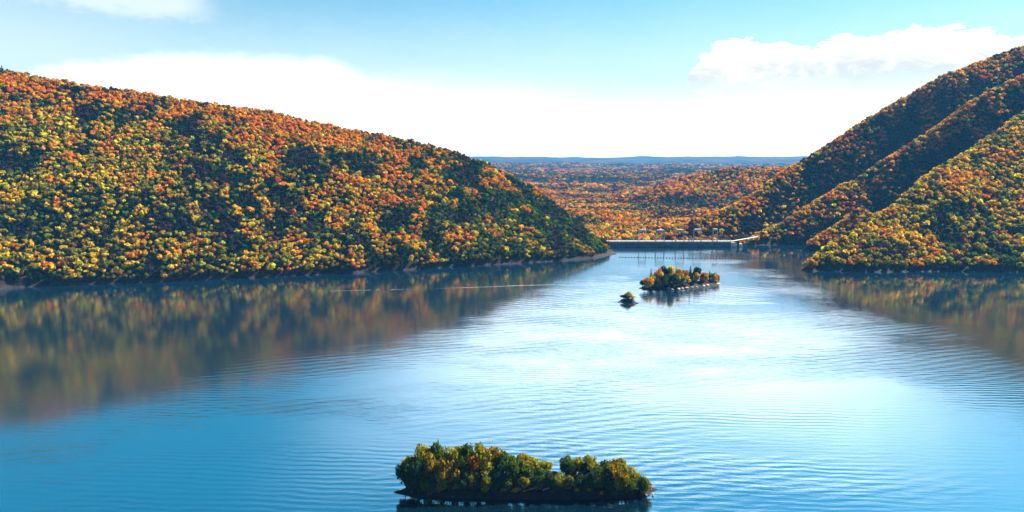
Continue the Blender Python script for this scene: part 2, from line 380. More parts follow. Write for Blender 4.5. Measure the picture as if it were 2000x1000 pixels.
# ---------------------------------------------------------------- ground sheets and lake
def build_ground():
    qs = np.concatenate([np.linspace(-2.4, -0.9, 110)[:-1], np.linspace(-0.9, 0.9, 620), np.linspace(0.9, 1.9, 90)[1:]])
    Ys = np.concatenate([np.arange(330, 700, 12), np.arange(700, 760, 4.0), np.arange(760, 1080, 1.6), np.arange(1080, 1500, 4.0), 1500*np.geomspace(1, 15800/1500, 190)[1:]])
    Q, YY = np.meshgrid(qs, Ys); X = Q*YY
    Z, K, _, _ = land(X, YY)
    V = np.stack([X, YY, Z], -1).reshape(-1, 3); nY, nq = X.shape
    i = np.arange(nY*nq).reshape(nY, nq)
    Fq = np.stack([i[:-1, :-1], i[:-1, 1:], i[1:, 1:], i[1:, :-1]], -1).reshape(-1, 4)
    kf = K.ravel()[Fq]; kf = kf.max(1)
    for k, name, mat, label in ((1, 'hill', HILL, 'long hill on the left with a bare grey shale strip along its waterline'),
                                (2, 'hill', HILL, 'steep hill on the right with diagonal spurs running down to the lake'),
                                (3, 'terrain', VALLEY, 'valley and low blue ridges reaching the horizon behind the dam'),
                                (0, 'lake_bed', HILL, 'lake bed under the open water')):
        f = Fq[kf == k]
        if not len(f): continue
        u, inv = np.unique(f, return_inverse=True)
        o = link(name, np_mesh(name, V[u], inv.reshape(-1, 4), smooth=True), mat); tag(o, label, kind='structure')
    V = [(-3200, -1500, 0), (3200, -1500, 0), (3200, 1166, 0), (-3200, 1166, 0)]
    o = link('water', np_mesh('water', V, [(0, 1, 2, 3)]), WATER); tag(o, 'calm blue reservoir water mirroring sky and hillsides', kind='structure')
build_ground()

# ---------------------------------------------------------------- foliage
def quads(P, N, s, rg, aspect=0.75):
    """leaf clumps: one kite-shaped face at each P facing N"""
    n = len(P); N = N/(np.linalg.norm(N, axis=1, keepdims=True) + 1e-9)
    a = rg.normal(size=(n, 3)); a -= N*(a*N).sum(1, keepdims=True); a /= np.linalg.norm(a, axis=1, keepdims=True) + 1e-9
    b = np.cross(N, a); s = s[:, None]
    j = lambda: (0.75 + 0.5*rg.random((n, 1)))
    V = np.stack([P + a*s*j(), P + b*s*aspect*j(), P - a*s*j(), P - b*s*aspect*j()], 1)
    return V
def broad_crown(rg, n, R_=1.0, H=1.25, lobes=5, s=0.34):
    """crown of radius 1 standing on z=0: overlapping lobes covered with leaf clumps"""
    L = []
    for k in range(lobes):
        a = 2*math.pi*(k + rg.random()*0.6)/lobes; r = (0.30 + 0.30*rg.random())*R_
        L.append((r*math.cos(a), r*math.sin(a), H*(0.35 + 0.28*rg.random()), (0.42 + 0.2*rg.random())*R_))
    L.append((0.1*rg.normal(), 0.1*rg.normal(), H*0.74, 0.52*R_))
    L = np.array(L); w = L[:, 3]**2; k = rg.choice(len(L), n, p=w/w.sum())
    d = rg.normal(size=(n, 3)); d[:, 2] = d[:, 2]*0.9 + 0.25; d /= np.linalg.norm(d, axis=1, keepdims=True)
    P = L[k, :3] + d*L[k, 3:4]*np.array([1, 1, 0.82])*(0.80 + 0.3*rg.random((n, 1)))
    P[:, 2] = np.maximum(P[:, 2], 0.02)
    return quads(P, d + 0.35*rg.normal(size=(n, 3)), s*(0.6 + 0.8*rg.random(n)), rg)
def spread_crown(rg, n, H=1.4, lobes=11, s=0.2):
    """crown of a grown tree: many small boughs of leaves spread unevenly through an egg-shaped volume"""
    L = []
    while len(L) < lobes:
        p = rg.uniform(-1, 1, 3)
        if (p*p).sum() < 1 and p[2] > -0.85 + 0.5*abs(p[0]): L.append((p[0]*0.72, p[1]*0.72, H*(0.5 + 0.40*p[2]), 0.26 + 0.20*rg.random()))
    L = np.array(L); w = L[:, 3]**2; k = rg.choice(len(L), n, p=w/w.sum())
    d = rg.normal(size=(n, 3)); d[:, 2] = d[:, 2]*0.8 + 0.2; d /= np.linalg.norm(d, axis=1, keepdims=True)
    P = L[k, :3] + d*L[k, 3:4]*np.array([1.15, 1.15, 0.8])*(0.65 + 0.5*rg.random((n, 1)))
    P[:, 2] = np.maximum(P[:, 2], 0.0)
    return quads(P, d + 0.45*rg.normal(size=(n, 3)), s*(0.5 + 0.9*rg.random(n)), rg)
def cone_crown(rg, n, H=3.4, s=0.40):
    h = 1 - np.sqrt(rg.random(n)); a = 2*math.pi*rg.random(n)
    tier = 0.78 + 0.22*np.cos(h*2*math.pi*6.5)
    r = (1 - h)*tier*(0.7 + 0.35*rg.random(n)) + 0.03
    P = np.stack([r*np.cos(a), r*np.sin(a), H*h], 1)
    N = np.stack([np.cos(a), np.sin(a), np.full(n, 0.7)], 1)
    return quads(P, N + 0.35*rg.normal(size=(n, 3)), s*(0.5 + 0.7*(1-h))*(0.7 + 0.6*rg.random(n)), rg, 0.6)
def stem_prism(r0, r1, h):
    V = np.array([(r*math.cos(a), r*math.sin(a), z) for z, r in ((-1.0, r0), (h, r1)) for a in (0, math.pi/2, math.pi, 1.5*math.pi)])
    return V[np.array([(0, 1, 5, 4), (1, 2, 6, 5), (2, 3, 7, 6), (3, 0, 4, 7)])]

# colours of the autumn wood (linear base colours)
PAL = {'orange': (0.60, 0.220, 0.004), 'golden': (0.62, 0.330, 0.008), 'yellow': (0.60, 0.425, 0.014), 'olive': (0.25, 0.225, 0.014),
       'red': (0.50, 0.105, 0.010), 'rust': (0.38, 0.135, 0.008), 'green': (0.075, 0.115, 0.012), 'dark green': (0.014, 0.036, 0.017),
       'purple brown': (0.055, 0.020, 0.028), 'pale': (0.45, 0.34, 0.14)}
NAMES = list(PAL); PALA = np.array([PAL[k] for k in NAMES])
def pick_colours(kind, x, y, z, t, q, rg):
    """palette index of each tree: what grows where, plus light and shade painted onto the right spurs"""
    n = len(x); c1 = fbm(x/75, y/75, 101, 3); c2 = fbm(x/34, y/34, 131, 3); c3 = fbm(x/140, y/140, 151, 3); r = rg.random(n)
    W = np.zeros((n, len(NAMES))); I = {k: i for i, k in enumerate(NAMES)}
    up = np.clip(t, 0, 1)
    if kind == 'left':
        px = 1000 + F_PX*q
        top = np.clip((up - 0.74)*7, 0, 1); low = np.clip((0.42 - up)*5, 0, 1); tip = np.clip((px - 760)/260, 0, 1); lft = np.clip((560 - px)/340, 0, 1)
        W[:, I['orange']] = 0.8 + 5.0*top + 0.6*np.clip((c3 - 0.45)*8, 0, 2); W[:, I['golden']] = 0.9 + 0.8*top + 0.5*low; W[:, I['yellow']] = 0.35 + 0.9*low + 3.6*lft*(1-top)
        W[:, I['olive']] = 0.45 + 3.2*lft*(1-top) + 0.6*low; W[:, I['red']] = 0.16*np.clip((c3 - 0.45)*14, 0, 3); W[:, I['rust']] = 0.35
        dark = np.clip((c1 - 0.48)*40, 0.06, 5.0)*(1 - 0.75*top) + 1.7*low*(c2 > 0.46)
        W[:, I['dark green']] = 1.25*dark + 6.0*tip*(1-0.45*low); W[:, I['green']] = 0.5*dark + 5.5*tip; W[:, I['purple brown']] = 0.25*dark
        W[:, I['orange']] *= 1 - 0.8*tip; W[:, I['red']] *= 1 - tip; W[:, I['golden']] *= 1 - 0.45*tip*(1 - low)
    elif kind == 'right':  # sunlit crests and shaded spur faces are put into the tree colours
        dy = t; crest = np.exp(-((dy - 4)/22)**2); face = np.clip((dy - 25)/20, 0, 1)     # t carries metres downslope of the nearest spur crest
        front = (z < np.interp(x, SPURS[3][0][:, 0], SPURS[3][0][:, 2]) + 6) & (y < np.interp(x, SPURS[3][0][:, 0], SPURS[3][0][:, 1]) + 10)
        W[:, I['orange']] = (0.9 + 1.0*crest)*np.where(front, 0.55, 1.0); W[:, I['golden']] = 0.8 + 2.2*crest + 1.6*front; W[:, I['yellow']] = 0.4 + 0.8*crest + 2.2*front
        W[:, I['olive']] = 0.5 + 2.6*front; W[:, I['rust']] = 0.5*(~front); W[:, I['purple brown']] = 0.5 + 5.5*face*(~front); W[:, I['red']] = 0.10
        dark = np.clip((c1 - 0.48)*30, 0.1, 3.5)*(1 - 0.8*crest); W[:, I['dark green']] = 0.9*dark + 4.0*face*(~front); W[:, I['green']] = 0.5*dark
    else:
        big = fbm(x/420, y/170, 181, 3); dist = np.clip((y - 1700)/1500, 0, 1)
        dark = np.clip((big - 0.45)*26, 0.05, 4.0)*(0.85 + 0.9*dist) + np.clip((c1 - 0.48)*20, 0.05, 2.0)*0.6
        W[:, I['orange']] = 0.95 - 0.4*dist; W[:, I['rust']] = 1.5 + 0.5*dist; W[:, I['golden']] = 0.7 - 0.4*dist; W[:, I['yellow']] = 0.35*(1 - dist); W[:, I['olive']] = 0.4
        W[:, I['red']] = 0.16; W[:, I['purple brown']] = 1.1 + 0.9*dist + 0.5*dark
        W[:, I['dark green']] = 1.2*dark; W[:, I['green']] = 0.35*dark
    W = W/W.sum(1, keepdims=True); cs = W.cumsum(1)
    k = (0.4*r + 0.6*np.clip((fbm(x/22, y/22, 171, 2) - 0.2)/0.6, 0, 0.999))
    if kind == 'valley': k = 0.35*r + 0.65*fbm(x/110, y/45, 172, 3)
    k = (np.argsort(np.argsort(k)) + 0.5)/n
    return (k[:, None] > cs).sum(1).clip(0, len(NAMES)-1)

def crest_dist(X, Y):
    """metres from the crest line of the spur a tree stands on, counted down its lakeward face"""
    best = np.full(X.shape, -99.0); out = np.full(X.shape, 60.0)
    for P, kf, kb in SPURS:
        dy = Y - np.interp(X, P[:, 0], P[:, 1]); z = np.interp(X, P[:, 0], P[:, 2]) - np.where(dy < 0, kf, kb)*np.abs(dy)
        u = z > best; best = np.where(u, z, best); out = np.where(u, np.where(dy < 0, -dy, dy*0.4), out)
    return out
def scatter(kind, x0, x1, y0, y1, sp):
    xs = np.arange(x0, x1, sp); ys = np.arange(y0, y1, sp*0.92); X, Y = np.meshgrid(xs, ys)
    X = X + (np.arange(len(ys)) % 2)[:, None]*sp*0.5
    X = (X + rng.uniform(-0.42, 0.42, X.shape)*sp).ravel(); Y = (Y + rng.uniform(-0.42, 0.42, Y.shape)*sp).ravel()
    z, k, t, q = land(X, Y); return X, Y, z, k, t, q

def forest(kind, d, sizes, ncl, name, label, skip=None):
    """a wood merged into one mesh: every tree a stem and a crown of leaf clumps. d = dict of per-tree arrays"""
    n = len(d['x']); rg = np.random.default_rng(len(label))
    bro = [broad_crown(rg, ncl, lobes=4 + i % 3, s=sizes[0]) for i in range(8)]
    con = [cone_crown(rg, ncl, s=sizes[1]) for i in range(5)]
    keep = np.ones(n, bool) if skip is None else ~skip
    Vs, Cs = [], []
    for lib, cone in ((bro, False), (con, True)):
        for vi, tpl in enumerate(lib):
            sel = np.where(keep & (d['cone'] == cone) & (d['var'] % len(lib) == vi))[0]
            if not len(sel): continue
            a = rg.random(len(sel))*2*math.pi; ca, sa = np.cos(a), np.sin(a)
            r = d['r'][sel]; hs = d['h'][sel]
            T = tpl.reshape(-1, 3); m = len(T)
            x = T[None, :, 0]*ca[:, None] - T[None, :, 1]*sa[:, None]; y = T[None, :, 0]*sa[:, None] + T[None, :, 1]*ca[:, None]
            V = np.stack([x*r[:, None], y*r[:, None], np.broadcast_to(T[None, :, 2], x.shape)*(r*hs)[:, None]], -1)
            base = np.stack([d['x'][sel], d['y'][sel], d['z'][sel] + d['stem'][sel]], -1)
            V = V + base[:, None, :]
            Vs.append(V.reshape(-1, 4, 3))
            cc = d['col'][sel][:, None, :]*(0.75 + 0.5*rg.random((len(sel), m//4, 1)))
            Cs.append(cc.reshape(-1, 3))
    sel = np.where(keep)[0]
    st = stem_prism(0.22, 0.10, 4.0)
    V = st[None]*np.ones((len(sel), 1, 1, 1)); V[..., 2] *= (d['stem'][sel][:, None, None] + 1.5)/4.0
    V = V + np.stack([d['x'][sel], d['y'][sel], d['z'][sel]], -1)[:, None, None, :]
    Vs.append(V.reshape(-1, 4, 3)); Cs.append(np.tile(np.array([[0.05, 0.04, 0.035]]), (len(sel)*4, 1)))
    V = np.concatenate(Vs).reshape(-1, 3); col = np.concatenate(Cs)
    o = link(name, np_mesh(name, V, np.arange(len(V)).reshape(-1, 4), col), LEAF)
    tag(o, label, kind='stuff'); return o

def tree_set(kind, X, Y, z, t, q, r0):
    n = len(X); ci = pick_colours(kind, X, Y, z, t, q, rng)
    cone = (ci == NAMES.index('dark green')) & (rng.random(n) < 0.75)
    col = PALA[ci]*(0.72 + 0.55*rng.random((n, 1)))*(1 + 0.10*rng.normal(size=(n, 3))).clip(0.6, 1.4)
    r = r0*(0.60 + 0.75*rng.random(n)**1.3); r = np.where(cone, r*0.72, r)
    return dict(x=X, y=Y, z=z - 0.3, t=t, q=q, ci=ci, cone=cone, col=col, r=r, h=0.9 + 0.35*rng.random(n), stem=np.where(cone, 0.8, 2.0 + 2.0*rng.random(n)), var=rng.integers(0, 1000, n))

INDIV = []   # trees along the two shores that become objects of their own
def hillside_woods():
    X, Y, z, k, t, q = scatter('left', -1500, 190, 600, 1330, 5.2)
    px = 1000 + F_PX*q
    m = (k == 1) & (z > 2.4 + 1.6*rng.random(len(X))) & ((t < 1.10) | (Y - np.interp(q, RGq, RG[:, 1]) < 70)) & (q > -1.12)
    D = tree_set('left', X[m], Y[m], z[m], t[m], q[m], 3.35)
    P = np.stack([D['x'], D['y'], D['z'] + 4], -1); px, py, dep = project(P)
    ys = np.interp(D['q'], SHq, SH[:, 1])
    dist = np.where((px > 4) & (px < 1195), D['y'] - ys, 1e9); dist[D['t'] > 0.9] += 40
    s1 = np.zeros(len(px), bool); s1[np.argsort(dist)[:160]] = True
    INDIV.append(('left', D, s1, px))
    forest('left', D, (0.42, 0.46), 46, 'woodland', 'dense autumn woodland of orange, gold and dark green covering the whole left hill', s1)
    X, Y, z, k, t, q = scatter('right', 215, 1750, 820, 1700, 5.6)
    m = (k == 2) & (z > 2.8 + 1.6*rng.random(len(X))) & (q < 1.05)
    m &= ~((Y > np.interp(X, SPURS[0][0][:, 0], SPURS[0][0][:, 1]) + 40))
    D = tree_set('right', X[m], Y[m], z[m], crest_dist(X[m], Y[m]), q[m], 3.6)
    P = np.stack([D['x'], D['y'], D['z'] + 4], -1); px, py, dep = project(P)
    s2 = np.zeros(len(px), bool); key = np.where((px > 1560) & (px < 1995) & (D['y'] < np.interp(D['x'], SPURS[3][0][:, 0], SPURS[3][0][:, 1])), D['z'], 1e9)
    s2[np.argsort(key)[:60]] = True
    INDIV.append(('right', D, s2, px))
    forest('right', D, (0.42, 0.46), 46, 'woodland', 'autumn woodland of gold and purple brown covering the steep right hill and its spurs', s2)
    # the valley behind the dam, thinning out into clumps with distance
    Xs, Ys = [], []
    Y = 1180.0
    while Y < 8200:
        sp = max(6.0, Y*0.0042)
        x = np.arange(-0.12*Y, 0.62*Y, sp); x = x + rng.uniform(-0.45, 0.45, len(x))*sp
        Xs.append(x); Ys.append(Y + rng.uniform(-0.45, 0.45, len(x))*sp); Y += sp
    X = np.concatenate(Xs); Y = np.concatenate(Ys); z, k, t, q = land(X, Y)
    m = (k == 3) & (z > -15); X, Y, z, q = X[m], Y[m], z[m], q[m]
    m = (fbm(X/260, Y/200, 201, 3) < 0.72) | (Y < 2300); X, Y, z, q = X[m], Y[m], z[m], q[m]
    D = tree_set('valley', X, Y, z, X*0 + 0.5, q, 3.9); g = np.maximum(1.0, Y*0.0042/6.0)
    D['r'] = D['r']*g; D['h'] = D['h']/np.sqrt(g)
    forest('valley', D, (0.46, 0.5), 22, 'woodland', 'rust and dark green woodland filling the valley floor behind the dam')
hillside_woods()

def trunk_mesh(rg, h, r, limbs, lean=0.0, k=5):
    mb = MB(); d = np.array([rg.normal()*lean, rg.normal()*lean, 1.0])
    pts = [d*z + np.array([rg.normal()*0.03*h, rg.normal()*0.03*h, 0])*(z > 0) for z in (-0.8, 0, h*0.35, h*0.7, h)]
    mb.tube(pts, [r*1.35, r*1.2, r*0.85, r*0.6, r*0.28], k)
    for i in range(limbs):
        a = rg.random()*2*math.pi; b = np.array(pts[2])*(0.5*rg.random() + 0.5) + np.array(pts[3])*0.4*rg.random()
        L = h*(0.22 + 0.2*rg.random())
        mb.tube([b, b + np.array([math.cos(a)*L*0.5, math.sin(a)*L*0.5, L*0.45]), b + np.array([math.cos(a)*L, math.sin(a)*L, L*1.05])], [r*0.45, r*0.3, r*0.12], 4)
    return mb
ORD = lambda i: f"{i}{'th' if 10 <= i % 100 <= 20 else {1:'st',2:'nd',3:'rd'}.get(i % 10, 'th')}"
def plant(name, loc, cone, r, hs, stem, col, rg, n, s, label, cat, group, trunk_r=0.2, limbs=4, lean=0.02, squash=1.0, spread=0):
    """one tree: an Empty at its foot, trunk with limbs, crown of leaf clumps"""
    o = empty(name, loc); tag(o, label, cat, group)
    Hc = r*hs*(3.4 if cone else 1.25)
    trunk_mesh(rg, stem + Hc*(0.92 if cone else 0.62), trunk_r, 0 if cone else limbs, lean).build('trunk', BARK, o)
    q = cone_crown(rg, n, s=s) if cone else spread_crown(rg, n, lobes=spread, s=s) if spread else broad_crown(rg, n, lobes=int(rg.integers(4, 8)), s=s)
    V = q.reshape(-1, 3)*np.array([r, r*squash, r*hs]) + np.array([0, 0, stem])
    c = np.asarray(col)[None]*(0.65 + 0.7*rg.random((n, 1)))*(1 + 0.12*rg.normal(size=(n, 3))).clip(0.6, 1.4)
    link('crown', np_mesh('crown', V, np.arange(len(V)).reshape(-1, 4), c), LEAF, o)
    return o
def shore_trees():
    rg = np.random.default_rng(77)
    for side, D, s, px in INDIV:
        idx = np.where(s)[0]; idx = idx[np.argsort(px[idx])]
        for j, i in enumerate(idx):
            cone = bool(D['cone'][i]); kind = 'conifer' if cone else 'broadleaf tree'; cname = NAMES[D['ci'][i]]
            where = 'left hill, {} from left' if side == 'left' else 'right spur, {} from its tip'
            plant('conifer_tree' if cone else 'broadleaf_tree', (D['x'][i], D['y'][i], D['z'][i]), cone, D['r'][i], D['h'][i], D['stem'][i], D['col'][i], rg,
                  220, 0.22, f"{cname} {kind} at the foot of the " + where.format(ORD(j + 1)), 'tree',
                  'trees along the foot of the left hill' if side == 'left' else 'trees along the foot of the right spur', limbs=3)
shore_trees()

# ---------------------------------------------------------------- islands
def island(name, label, cx, cy, a, b, hgt, seed, bank=0.12, mat=BANK, tilt=0.0):
    nr, na = 14, 96; V = [(0, 0, hgt)]; Fs = []
    for i in range(1, nr + 1):
        for j in range(na):
            th = 2*math.pi*j/na; rr = i/nr*1.10
            w = 1 + 0.30*(fbm(np.array(2.2*math.cos(th) + 9), np.array(2.2*math.sin(th) + seed*3.1), seed, 3) - 0.5)
            ex = abs(math.cos(th))**0.85*math.copysign(1, math.cos(th)); ey = abs(math.sin(th))**0.85*math.copysign(1, math.sin(th))
            x, y = a*rr*w*ex, b*rr*w*ey
            e = np.clip((1.0 - rr)/bank, -1.0, 1); e = e*(2 - e) if e > 0 else e
            z = hgt*e*(0.8 + 0.5*float(fbm(np.array(x/6.0), np.array(y/6.0), seed + 5, 3))) if e > 0 else 3*e
            V.append((x, y, z + tilt*x*max(e, 0)))
    idx = lambda i, j: 1 + (i-1)*na + j % na
    Fs = [(0, idx(1, j), idx(1, j+1)) for j in range(na)] + [(idx(i, j), idx(i+1, j), idx(i+1, j+1), idx(i, j+1)) for i in range(1, nr) for j in range(na)]
    me = bpy.data.meshes.new(name); me.from_pydata([tuple(map(float, v)) for v in V], [], Fs); me.update()
    o = link(name, me, mat); o.location = (cx, cy, 0); tag(o, label, kind='structure')
    return o
def boulder(loc, sz, seed, label, mat=ROCK, group=None):
    rg = np.random.default_rng(seed); me = bpy.data.meshes.new('boulder')
    import bmesh
    bm = bmesh.new(); bmesh.ops.create_icosphere(bm, subdivisions=2, radius=1.0)
    for v in bm.verts:
        p = np.array(v.co); f = 0.72 + 0.6*float(fbm(np.array(p[0]*1.3 + seed), np.array(p[1]*1.3 + p[2]*1.1), seed, 3))
        v.co = (p[0]*f*sz[0], p[1]*f*sz[1], p[2]*f*sz[2])
    bm.to_mesh(me); bm.free(); o = link('boulder', me, mat); o.location = loc; o.rotation_euler = (0, 0, rg.random()*6)
    return tag(o, label, 'rock', group)

def settle(isl, x, y, zmin=0.9):
    """foot of a plant on an island: drawn in from the water's edge until it stands on the bank"""
    from mathutils.bvhtree import BVHTree
    from mathutils import Matrix, Vector
    M = Matrix.Translation(isl.location) @ Matrix.Rotation(isl.rotation_euler.z, 4, 'Z')
    if isl.name not in _BVH: _BVH[isl.name] = BVHTree.FromPolygons([M @ v.co for v in isl.data.vertices], [tuple(p.vertices) for p in isl.data.polygons])
    cx, cy = isl.location.x, isl.location.y; z = None
    ca, sa = math.cos(isl.rotation_euler.z), math.sin(isl.rotation_euler.z)
    for _ in range(25):
        h = _BVH[isl.name].ray_cast(Vector((x, y, 60)), Vector((0, 0, -1)))[0]
        z = h.z if h is not None else -9
        if z > zmin: break
        u, v = (x - cx)*ca + (y - cy)*sa, -(x - cx)*sa + (y - cy)*ca; u *= 0.985; v *= 0.88
        x, y = cx + u*ca - v*sa, cy + u*sa + v*ca
    return x, y, max(z, 0.3)
_BVH = {}
Vec3 = lambda p, dz: (p[0], p[1], p[2] + dz)
def front_island():
    rg = np.random.default_rng(5); Y0 = 294.5
    isl = island('island', 'low dark shale bank of the island closest to the viewer', 8.2, Y0, 57.5, 7.2, 3.0, 3, bank=0.3)
    # crown tops of the photo along the island: (photo x, photo y of the top, colour)
    cols = {'o': 'olive', 'g': 'green', 'd': 'dark green', 'y': 'yellow', 'p': 'pale', 'r': 'rust'}
    rows = [(3.2, [(800, 893, 'o'), (823, 871, 'o'), (850, 868, 'g'), (878, 869, 'o'), (905, 870, 'g'), (932, 869, 'o'), (957, 876, 'y'), (985, 885, 'g'), (1012, 888, 'o'),
                   (1038, 896, 'o'), (1062, 902, 'o'), (1104, 893, 'g'), (1126, 896, 'o'), (1152, 893, 'o'), (1180, 900, 'g'), (1204, 895, 'y')]),
            (0.0, [(789, 905, 'd'), (812, 892, 'd'), (838, 890, 'y'), (868, 893, 'y'), (896, 892, 'g'), (922, 894, 'r'), (946, 891, 'o'), (972, 898, 'd'), (998, 900, 'g'),
                   (1026, 906, 'g'), (1050, 912, 'g'), (1080, 922, 'o'), (1112, 908, 'd'), (1140, 905, 'd'), (1168, 910, 'g'), (1194, 905, 'y'), (1218, 907, 'o'), (1240, 920, 'o')]),
            (-3.2, [(800, 925, 'd'), (830, 912, 'g'), (862, 908, 'y'), (890, 913, 'y'), (930, 918, 'd'), (968, 920, 'd'), (1010, 922, 'g'), (1046, 928, 'd'), (1092, 930, 'g'),
                   (1130, 925, 'd'), (1172, 925, 'g'), (1206, 918, 'y'), (1232, 932, 'y'), (1252, 934, 'o'), (1264, 938, 'y')])]
    low_row = [(794 + 15.5*i + 5*rg.normal(), 930 + 7*max(0, (i - 24)/7) + 4*rg.normal(), 'ddgdodgdodo'[i % 11]) for i in range(31)]
    rows.append((-4.6, low_row))
    out = []
    for dy, lst in rows:
        for px, py, c in lst:
            p = unproject(px + 4, py + 1, Y=Y0 + dy + rg.normal()*0.6); out.append((px, p, c, dy))
    out.sort(key=lambda e: e[0])
    for j, (px, p, c, dy) in enumerate(out):
        x_, y_, gz = settle(isl, p[0], p[1], 0.6); top = max(3.0, p[2] - gz); r = min(5.0, max(3.1, top*0.38))*(0.9 + 0.25*rg.random()); hs = 1.15 + 0.3*rg.random()
        low = (0.06 if dy < 0 else 0.25) if not 985 < px < 1085 else (0.25 if dy < 0 else 0.4)
        hs = top*(1 - low)/(1.30*r); stem = max(0.5, top*low - 0.1)
        col = np.array(PAL[cols[c]])*{'o': 1.0, 'g': 1.0, 'd': 1.8, 'y': 0.45, 'p': 0.6, 'r': 0.8}[c]*(0.85 + 0.3*rg.random())
        row = {3.2: 'back', 0.0: 'middle', -3.2: 'front', -4.6: 'low front'}[dy]
        plant('broadleaf_tree', (x_, y_, gz - 0.4), False, r, hs, stem + 0.4, col, rg, 1400, 0.105,
              f"{cols[c]} tree in the nearest island's {row} row, {ORD(j+1)} from its left end", 'tree', 'trees on the nearest island', trunk_r=0.20, limbs=6, lean=0.05, spread=17)
    # undergrowth along the bank
    k = 0
    for px in list(range(815, 1270, 24)):
        p = unproject(px, 950, Y=Y0 - 5.0 + rg.normal()*0.7); r = 1.0 + 0.6*rg.random(); c = ['rust', 'dark green', 'green', 'purple brown', 'golden'][int(rg.integers(0, 5))]
        n = 90; V = broad_crown(rg, n, H=0.9, s=0.3).reshape(-1, 3)*r; k += 1
        o = link('shrub', np_mesh('shrub', V, np.arange(len(V)).reshape(-1, 4), np.array(PAL[c])[None]*(0.5 + 0.6*rg.random((n, 1)))), LEAF)
        o.location = Vec3(settle(isl, p[0], p[1], 0.7), -0.2); tag(o, f"low {c} shrub on the front bank of the nearest island, {ORD(k)} from the left", 'shrub', 'shrubs along the bank of the nearest island')
    for k, (px, dy, L, sl) in enumerate([(1008, -5.6, 4.5, 0.25), (1034, -5.9, 5.5, 0.3), (1066, -5.7, 3.2, 0.35)]):
        p = unproject(px, 955, Y=Y0 + dy); mb = MB(); mb.tube([(-L/2, 0, 0), (0, 0.2, L*sl*0.6), (L/2, 0.3, L*sl)], [0.28, 0.24, 0.14], 6)
        o = mb.build('fallen_log', WOOD); o.location = Vec3(settle(isl, p[0], p[1], 1.0), 0.1)
        tag(o, f"{['short', 'long', 'small sloping'][k]} pale fallen log on the nearest island's bank, {ORD(k+1)} from the left", 'log', 'fallen logs on the bank')
    mb = MB(); mb.tube([(2, 0, 0.5), (-2, -0.3, 0.35), (-6.5, -0.2, 0.15)], [0.3, 0.25, 0.1], 6); mb.tube([(-3, -0.2, 0.3), (-4.6, 0.6, 1.1)], [0.14, 0.05], 5)
    o = mb.build('driftwood', WOOD); p = unproject(803, 956, z=0.4); o.location = (p[0], p[1], 0.1)
    tag(o, "grey driftwood trunk poking into the water at the nearest island's left tip", 'driftwood')
    for k, (px, py) in enumerate([(903, 967), (912, 969), (1275, 965), (1262, 967), (885, 969)]):
        p = unproject(px, py, z=0.6); boulder((p[0], p[1], 0.5), (0.55, 0.5, 0.35), 20 + k, f"pale rock at the water's edge of the nearest island, {ORD(sorted([903,912,1275,1262,885]).index(px)+1)} from the left", group='rocks around the nearest island')
front_island()

